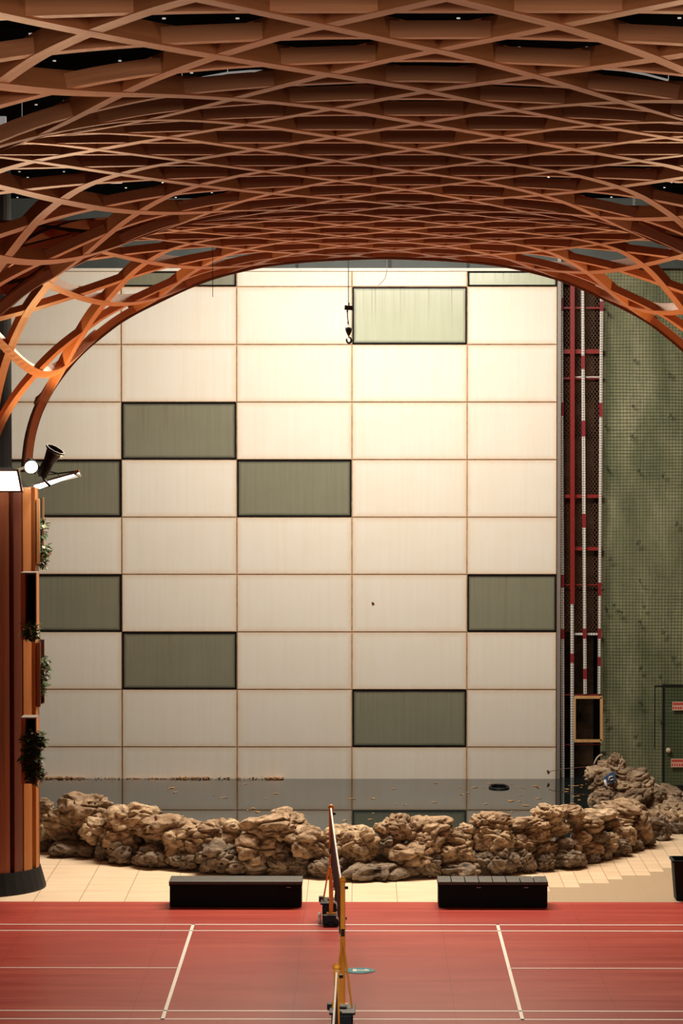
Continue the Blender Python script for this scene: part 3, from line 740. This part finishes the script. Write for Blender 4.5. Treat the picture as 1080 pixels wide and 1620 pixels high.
plant('potted_plant', 'small pale-leaved plant in the upper front planter box', [(48, 999, 41.3, .09, .12, .12, 160)], [('leaf', .7), ('petal', .3)], 2)
plant('trailing_plant', 'dark leafy plant spilling beside the low brown planter', [(68, 1052, 42.5, .06, .2, .13, 120), (67, 1072, 42.5, .05, .2, .12, 90), (66, 1090, 42.5, .04, .15, .12, 60)], [('leaf', .8), ('leafred', .2)], 3)
plant('potted_plant', 'bushy green and bronze plant filling the lower front planter box', [(52, 1172, 41.3, .14, .14, .16, 330), (50, 1198, 41.3, .12, .14, .18, 330), (54, 1222, 41.3, .11, .14, .14, 240)], [('leaf', .75), ('leafred', .25)], 4)

# lamps on the pillar top
def wpt(x, y, Y): return at(x, y, Y)
o = empty('flood_panel', at(-10, 760, 41.2), 'bright rectangular light panel facing out at the left picture edge', 'light')
a = at(33, 776, 41.2)-o.location; tp = at(26, 746, 41.35)-o.location
b = MB(); b.add([(-.9, 0, a.z), (a.x, 0, a.z), (tp.x, .13, tp.z), (-.9, .13, tp.z), (-.9, .03, a.z), (a.x, .03, a.z), (tp.x, .16, tp.z), (-.9, .16, tp.z)], [(0,1,2,3),(7,6,5,4),(0,4,5,1),(1,5,6,2),(2,6,7,3),(3,7,4,0)])
b.build('light_face', M['lamp'], o)
b = MB(); b.obox((a.x+.015, .0, a.z-.02), (tp.x+.02, .14, tp.z+.02), .03, .06, (0, 1, 0)); b.obox((-.9, .14, tp.z+.02), (tp.x+.02, .14, tp.z+.02), .06, .03); b.obox((-.9, .0, a.z-.015), (a.x+.02, .0, a.z-.015), .04, .02)
b.obox((tp.x, .16, tp.z+.02), (tp.x+.08, .5, tp.z+.05), .03, .03); b.build('housing', M['grey'], o)
o = empty('flood_panel', at(57, 771, 41.9), 'thin bright light panel seen edge-on jutting right from the pillar', 'light')
e = at(122, 751, 41.9)-o.location
b = MB(); b.add([(0, -.3, .02), (e.x, -.3, e.z+.02), (e.x, .45, e.z+.0), (0, .45, -.035)], [(0,1,2,3)]); 
b.add([(0, -.3, .034), (e.x, -.3, e.z+.034), (e.x, .45, e.z+.014), (0, .45, -.021)], [(3,2,1,0)]); b.build('light_face', M['lamp'], o, fix=False)
b = MB(); b.obox((-.03, -.3, .04), (e.x+.02, -.3, e.z+.04), .03, .03); b.obox((-.03, .45, .01), (e.x+.02, .45, e.z-.02), .03, .03); b.obox((e.x, -.3, e.z+.02), (e.x, .45, e.z-.03), .03, .03); b.add([(0, -.3, .048), (e.x, -.3, e.z+.048), (e.x, .45, e.z+.028), (0, .45, -.007)], [(0,1,2,3)])
b.build('housing', M['grey'], o, fix=False)
b = MB(); b.obox((e.x-.01, -.28, e.z+.04), (e.x+.05, -.28, e.z+.055), .05, .04); b.build('end_cap', M['board_a'], o)
b = MB()
for x in (.12, .32, .5): b.tube([(x, 0, .05+e.z*x/e.x), (x*.8+.05, 0, .16+.05*x)], .008, 6)
b.tube([(.02, 0, .26), (.3, 0, .19), (e.x, 0, e.z+.05)], .012, 6); b.tube([(.05, -.2, .16), (e.x, -.2, e.z+.05)], .008, 6)
b.build('bracket', M['black'], o)
def lathe_lamp(name, p, d, prof_, label, face=None, mat=None):
    o = empty(name, p, label, 'light'); q = Vector(d).to_track_quat('Z', 'Y').to_euler()
    MB().lathe(prof_, 24).build('housing', M['black'], o, (0, 0, 0), q, smooth=False)
    if face: MB().lathe([(face[0], face[1]), (face[0], face[1]+.008)], 24).build('lens', mat, o, (0, 0, 0), q)
    return o
o = lathe_lamp('spotlight', at(49, 738, 41.1), (.22, -1, -.35), [(.03, -.22), (.05, -.2), (.07, -.1), (.098, 0), (.098, .02), (.085, .02)], 'lit round spotlight facing outward on top of the left pillar', (.088, .018), M['lampwarm'])
MB().tube([(0, .2, .1), (.02, .3, -.1)], .015, 8).build('bracket', M['black'], o)
o = lathe_lamp('floodlight', at(77, 731, 41.5), (.5, -.2, .9), [(.05, -.22), (.075, -.2), (.08, -.06), (.075, 0), (.11, .16), (.14, .19), (.14, .21), (.12, .21), (.10, .15)], 'black upward-tilted floodlight at the right shoulder of the left pillar')
b = MB(); b.tube([(-.02, 0, -.05), (-.1, 0, -.1), (-.2, .05, -.02)], .03, 8); b.tube([(-.12, 0, -.1), (-.06, 0, -.25), (.02, 0, -.33)], .018, 8); b.build('bracket', M['black'], o)

# ---------------------------------------------------------------- things hung under and over the canopy
p = at(551, 487, 45.0)
hk = empty('crane_hook', p, 'black crane hook block hanging on a cable before the wall', 'hook')
MB().tube([(.0, 0, .04), (0, 0, 10.33-p.z)], .006, 6).build('cable', M['black'], hk)
MB().box(-.058, .062, -.035, .035, -.032, .036).build('block', M['black'], hk, rot=(0, R(4), 0), bevel=.005)
MB().tube([(.005, 0, .03), (.006, 0, .075)], .012, 8).build('shackle', M['black'], hk)
b = MB(); b.tube([(-.015, 0, -.03), (-.016, 0, -.065)], .012, 8); b.tube([(-.018, 0, -.06), (-.018, 0, -.14), (-.004, 0, -.21)], .004, 6); b.tube([(-.010, 0, -.06), (-.010, 0, -.14), (.0, 0, -.21)], .004, 6); b.tube([(-.006, 0, -.2), (-.002, 0, -.24)], .011, 8)
b.tube([(-.002, 0, -.24), (-.018, 0, -.27), (-.012, 0, -.29)], .003, 6); b.tube([(-.002, 0, -.24), (.02, 0, -.27), (.016, 0, -.29)], .003, 6); b.build('sling', M['black'], hk)
b = MB(); b.lathe([(.006, -.42), (.02, -.40), (.045, -.345), (.052, -.31), (.045, -.285), (.02, -.272), (.004, -.27)], 20, (.004, 0, 0)); b.build('pulley', M['black'], hk, smooth=True)
b = MB(); pts = [(.012+.0*k, 0, -.42) for k in range(1)]+[(.008+math.cos(a)*.036, 0, -.475+math.sin(a)*.042) for a in [R(100-i*24) for i in range(0, 14)]]
b.tube(pts, [.010]+[.010+.008*math.sin(i/13*3.14) for i in range(14)], 8); b.build('hook', M['black'], hk, smooth=True)
for px, y0, y1, Y, lb in ((383.5, 178, 322, 32, 'thin black cable hanging through the lattice left of centre'), (336, 262, 470, 40, 'thin black cable ending in front of the upper left wall')):
    a, c = at(px, y0, Y), at(px-1, y1, Y); b = MB(); b.tube([(a.x, Y, 10.34), (a.x, Y, c.z)], .0045 if Y > 35 else .0035, 5)
    tag(b.build('hanging_cable', M['black']), lb, 'cable')
b = MB(); b.tube([at(x, y, 33) for x, y in ((725, 293), (738, 304), (752, 311), (765, 307), (779, 296))], .006, 6)
b.tube([at(725, 293, 33), at(725, 293, 33)+Vector((0, 0, .16))], .006, 6)
tag(b.build('loose_wire', M['black']), 'short black wire drooping under the lattice right of centre', 'wire')
b = MB(); b.tube([at(x, y, 52.84) for x, y in ((612, 405), (611.5, 430), (609, 440), (602, 448), (598, 451))], .0045, 5)
tag(b.build('loose_wire', M['grey']), 'fine grey wire curling down the top of the panel wall', 'wire')
can0 = None
for px, py, Y, lb in ((182, 284, 42, 'upper of the two white can lights glimpsed through the left lattice'), (241, 340, 45, 'lower of the two white can lights glimpsed through the left lattice'), (1002, 335, 45, 'lower of the two white can lights glimpsed through the right lattice'), (1078, 283, 42, 'upper of the two white can lights at the right picture edge')):
    p = at(px, py, Y); o = empty('can_light', p, lb, 'light', 'white can lights above the canopy')
    MB().lathe([(.0, -.05), (.098, -.05), (.10, .05), (.0, .052)], 24).build('shade', M['can'], o)
    MB().tube([(0, 0, .05), (0, 0, 10.35-p.z)], .012, 6).build('rod', M['black'], o)
for i, (a, c, lb) in enumerate((((288, 131), (432, 112), 'pale curved strip above the upper left lattice'), ((-30, 224), (100, 180), 'pale strip seen above the lattice at the left picture edge'), ((918, 108), (1057, 127), 'pale curved strip above the upper right lattice'))):
    Y = 31.0 if i != 1 else 36; A, C = at(*a, Y), at(*c, Y); m_ = (A+C)/2+Vector((0, 0, .04)); b = MB()
    b.tube([A, A.lerp(m_, .5)+Vector((0, 0, .008)), m_, m_.lerp(C, .5)+Vector((0, 0, .008)), C], .011, 8)
    for q in (A, m_, C): b.tube([q, (q.x, q.y, 10.36)], .004, 5)
    tag(b.build('pale_strip', M['strip'], smooth=True), lb, 'light')
p = at(2, 180, 38); b = MB().box(-.08, .06, -.05, .05, -.17, .16)
tag(b.build('wall_box', M['can'], None, p, bevel=.01), 'white box fitting above the lattice at the left picture edge', 'light')
# small ceiling star lights
bpy.context.view_layer.update()
dg = bpy.context.evaluated_depsgraph_get()
star = None; rest = MB(); nst = 0
Yr = 20.2
while Yr < 52.5:
    x = -5.9
    while x < 6.6:
        P = Vector((x, Yr, 10.335)); d = P-CAM; L = d.length; d.normalize()
        hit, hl, hn, hi, ho, hm = SC.ray_cast(dg, CAM+d*.6, d, distance=L)
        if (not hit or (hl-CAM).length > L-.12) and nst < 300:
            if star is None:
                star = o = MB().lathe([(.0, 0), (.017, 0), (.017, -.012), (.0, -.012)], 8).build('ceiling_spot', M['star'])
                tag(o, 'tiny white recessed spot in the black ceiling above the timber lattice', 'light', 'tiny ceiling spots')
            else: o = star.copy(); COL.objects.link(o)
            o.location = P; nst += 1
        else: rest.lathe([(.0, 0), (.017, 0), (.017, -.012), (.0, -.012)], 6, tuple(P))
        x += .68
    Yr += 1.15
print('stars', nst)
tag(rest.build('ceiling_spots', M['star'], fix=False), 'remaining tiny ceiling spots hidden behind the lattice', 'light', kind='stuff')

# ---------------------------------------------------------------- benches, bin
def bench(x0, x1, label, tiles):
    Y0, dep, hgt = 40.72, .50, .345
    a = at(x0, 1439, Y0).x; c = at(x1, 1439, Y0).x; wd = c-a
    o = empty('bench', ((a+c)/2, Y0+dep/2, 0), label, 'bench', 'black storage benches behind the court')
    MB().box(-wd/2+.01, wd/2-.01, -dep/2+.01, dep/2-.01, .0, hgt-.04).build('body', M['benchside'], o, bevel=.02)
    b = MB()
    if tiles:
        n = 8; s = wd/n
        for i in range(n): b.box(-wd/2+i*s+.004, -wd/2+(i+1)*s-.004, -dep/2, dep/2, hgt-.035, hgt+.008)
    else: b.box(-wd/2, wd/2, -dep/2, dep/2, hgt-.035, hgt+.008)
    b.build('lid', M['benchtop'], o, bevel=.006)
    MB().box(-wd/2+.002, wd/2-.002, -dep/2+.002, dep/2-.002, hgt-.055, hgt-.035).build('rim', M['benchside'], o)
    for f in ((.35, .78) if tiles else (.88,)):
        MB().box(-wd/2+wd*f, -wd/2+wd*f+.06, -dep/2-.006, -dep/2+.01, hgt-.075, hgt-.066).build('latch', M['grey'], o)
bench(267, 478, 'long black storage bench left of the badminton net', False)
bench(692, 867, 'black storage bench with tiled top right of the badminton net', True)
p = floor_at(1068, 1428); o = empty('bin', (p.x+.2, 41.5, 0), 'dark square plastic bin at the right picture edge', 'bin')
b = MB(); b.add([(sx*r_, sy*r_, z) for r_, z in ((.17, 0), (.21, .53), (.185, .53), (.15, .03)) for sx, sy in ((-1,-1),(1,-1),(1,1),(-1,1))],
    [(j*4+i, j*4+(i+1) % 4, (j+1)*4+(i+1) % 4, (j+1)*4+i) for j in range(3) for i in range(4)]+[(3,2,1,0),(12,13,14,15)])
b.build('body', M['bin'], o)
b = MB()
for i in range(4):
    c = [(-1,-1),(1,-1),(1,1),(-1,1)]; q, w_ = c[i], c[(i+1) % 4]; b.obox((q[0]*.215, q[1]*.215, .54), (w_[0]*.215, w_[1]*.215, .54), .03, .03)
b.build('rim', M['bin'], o)

# ---------------------------------------------------------------- badminton nets
def net_post(x, y, mat, label, flip=1, brace=True):
    o = empty('net_post', (x, y, 0), label, 'net post')
    b = MB(); b.obox((0, 0, .12), (0, 0, 1.52), .055, .055); b.build('pole', M[mat], o, bevel=.012)
    MB().lathe([(.0, 1.52), (.038, 1.52), (.038, 1.545), (.02, 1.57), (.0, 1.575)], 16).build('cap', M[mat], o, smooth=True)
    q0 = .04 if flip > 0 else -1.05; q1 = q0+.46
    b = MB(); b.box(-.115, .115, q0, q1, .05, .255); b.build('weight_box', M['navy'], o, bevel=.02)
    b = MB(); b.box(-.14, .14, q0-.02, q1+.02, .255, .28); b.box(-.05, .05, q0+.2, q0+.28, .28, .30); b.box(-.165, -.11, q0+.3, q0+.4, .24, .31); b.build('box_lid', M['navy'], o, bevel=.008)
    b = MB(); b.box(-.11, .11, -.14, .04, .02, .15); b.box(-.04, .04, -.17, -.12, .0, .06); b.box(-.05, .05, min(q0, 0), max(q0, .05), .03, .08); b.build('base', M['navy'], o, bevel=.015)
    MB().box(-.06, .06, -.09, .03, .15, .17).build('foot_plate', M[mat], o)
    for s in (-1, 1):
        MB().lathe([(.0, -.02), (.06, -.02), (.07, 0), (.06, .02), (.0, .02)], 20).build('wheel', M['rubber'], o, (s*.15, q0+.08, .075), (0, R(90), 0), smooth=False)
    for s in (-1, 1):
        MB().tube([(0, .02*flip, .90), (s*.105, (q0+q1)/2, .28)], .011, 8).build('brace', M[mat], o)
    b = MB(); b.box(-.02, .02, -.045, -.02, .92, 1.0); b.lathe([(.0, 0), (.02, 0), (.02, .03), (.0, .03)], 10, (.04, -.02, 1.44)); b.box(.03, .045, -.02, .02, 1.1, 1.13); b.build('winch', M['black'], o)
    return o
net_post(-.385, 39.37, 'post_o', 'far orange net post on a black wheeled base')
net_post(-.197, 33.3, 'post_y', 'yellow net post with its wheeled box at the bottom edge of the picture', -1)
net_post(-.222, 28.1, 'post_y', 'nearest yellow net post rising only slightly into the bottom of the picture')
net_post(-.25, 22.0, 'post_y', 'net post of the nearer court out of the picture below')
def bad_net(A, B, label, seed):
    rr = random.Random(seed); A, B = Vector(A), Vector(B); d = (B-A); n = 60
    o = empty('badminton_net', (A.x, A.y, 0), label, 'net')
    top = []; bot = []
    for i in range(n+1):
        f = i/n; p = A.lerp(B, f)-Vector((A.x, A.y, 0)); p.z -= .03*math.sin(math.pi*f)
        q = p.copy(); q.z -= .60+.02*math.sin(f*9); q.x += .012*math.sin(f*40)+.01*rr.uniform(-1, 1); top.append(p); bot.append(q)
    b = MB(); vs = []; m = 18
    for i in range(n+1):
        for j in range(m+1): vs.append(top[i].lerp(bot[i], j/m))
    b.add(vs, [(i*(m+1)+j, (i+1)*(m+1)+j, (i+1)*(m+1)+j+1, i*(m+1)+j+1) for i in range(n) for j in range(m)])
    ob = b.build('mesh', M['net'], o, fix=False); wf = ob.modifiers.new('thick', 'SOLIDIFY'); wf.thickness = .004; wf.offset = 0
    b = MB()
    for i in range(n): b.obox(top[i]+Vector((0, 0, -.02)), top[i+1]+Vector((0, 0, -.02)), .018, .07)
    b.build('top_tape', M['white'], o)
    b = MB(); b.tube([q+Vector((rr.uniform(-.012, .012), 0, rr.uniform(-.025, .025))) for q in bot], .011, 6); b.build('bottom_tape', M['white'], o)
    b = MB()
    b.tube([top[0]-Vector((0, 0, .0)), top[0]+Vector((0, .05, .0))], .01, 6); b.tube([bot[0], bot[0]+Vector((0, .05, .0))], .01, 6); b.build('tie', M['white'], o)
bad_net((-.385, 39.30, 1.52), (-.215, 33.36, 1.50), 'maroon badminton net with white tape strung between far and middle posts', 1)
bad_net((-.222, 28.04, 1.50), (-.25, 22.05, 1.50), 'badminton net of the nearer court, its white end just in view', 2)
# number disc on the floor
p = floor_at(569, 1536); o = MB().lathe([(.0, 0), (.18, 0), (.18, .006), (.0, .006)], 40).build('floor_disc', M['teal'], None, (p.x, p.y, .001))
tag(o, 'teal round floor sticker with a white numeral 1 beside the net', 'floor sticker')
b = MB(); b.box(-.085, -.04, -.07, .07, .006, .008); b.box(-.04, .11, -.02, .022, .006, .008); b.add([(.11, .022, .007), (.11, -.02, .007), (.09, -.02, .007), (.05, .07, .007), (.075, .075, .007)], [(0, 1, 2, 3, 4)])
b.build('numeral', M['white'], o)
b = MB(); b.add([(.07, -.165, .008), (.16, -.07, .008), (.12, -.06, .008), (.04, -.15, .008)], [(0,1,2,3)]); b.build('dark_edge', M['black'], o, fix=False)  # black patch along the disc rim
# electrical trims on the wall edge and pillar seam
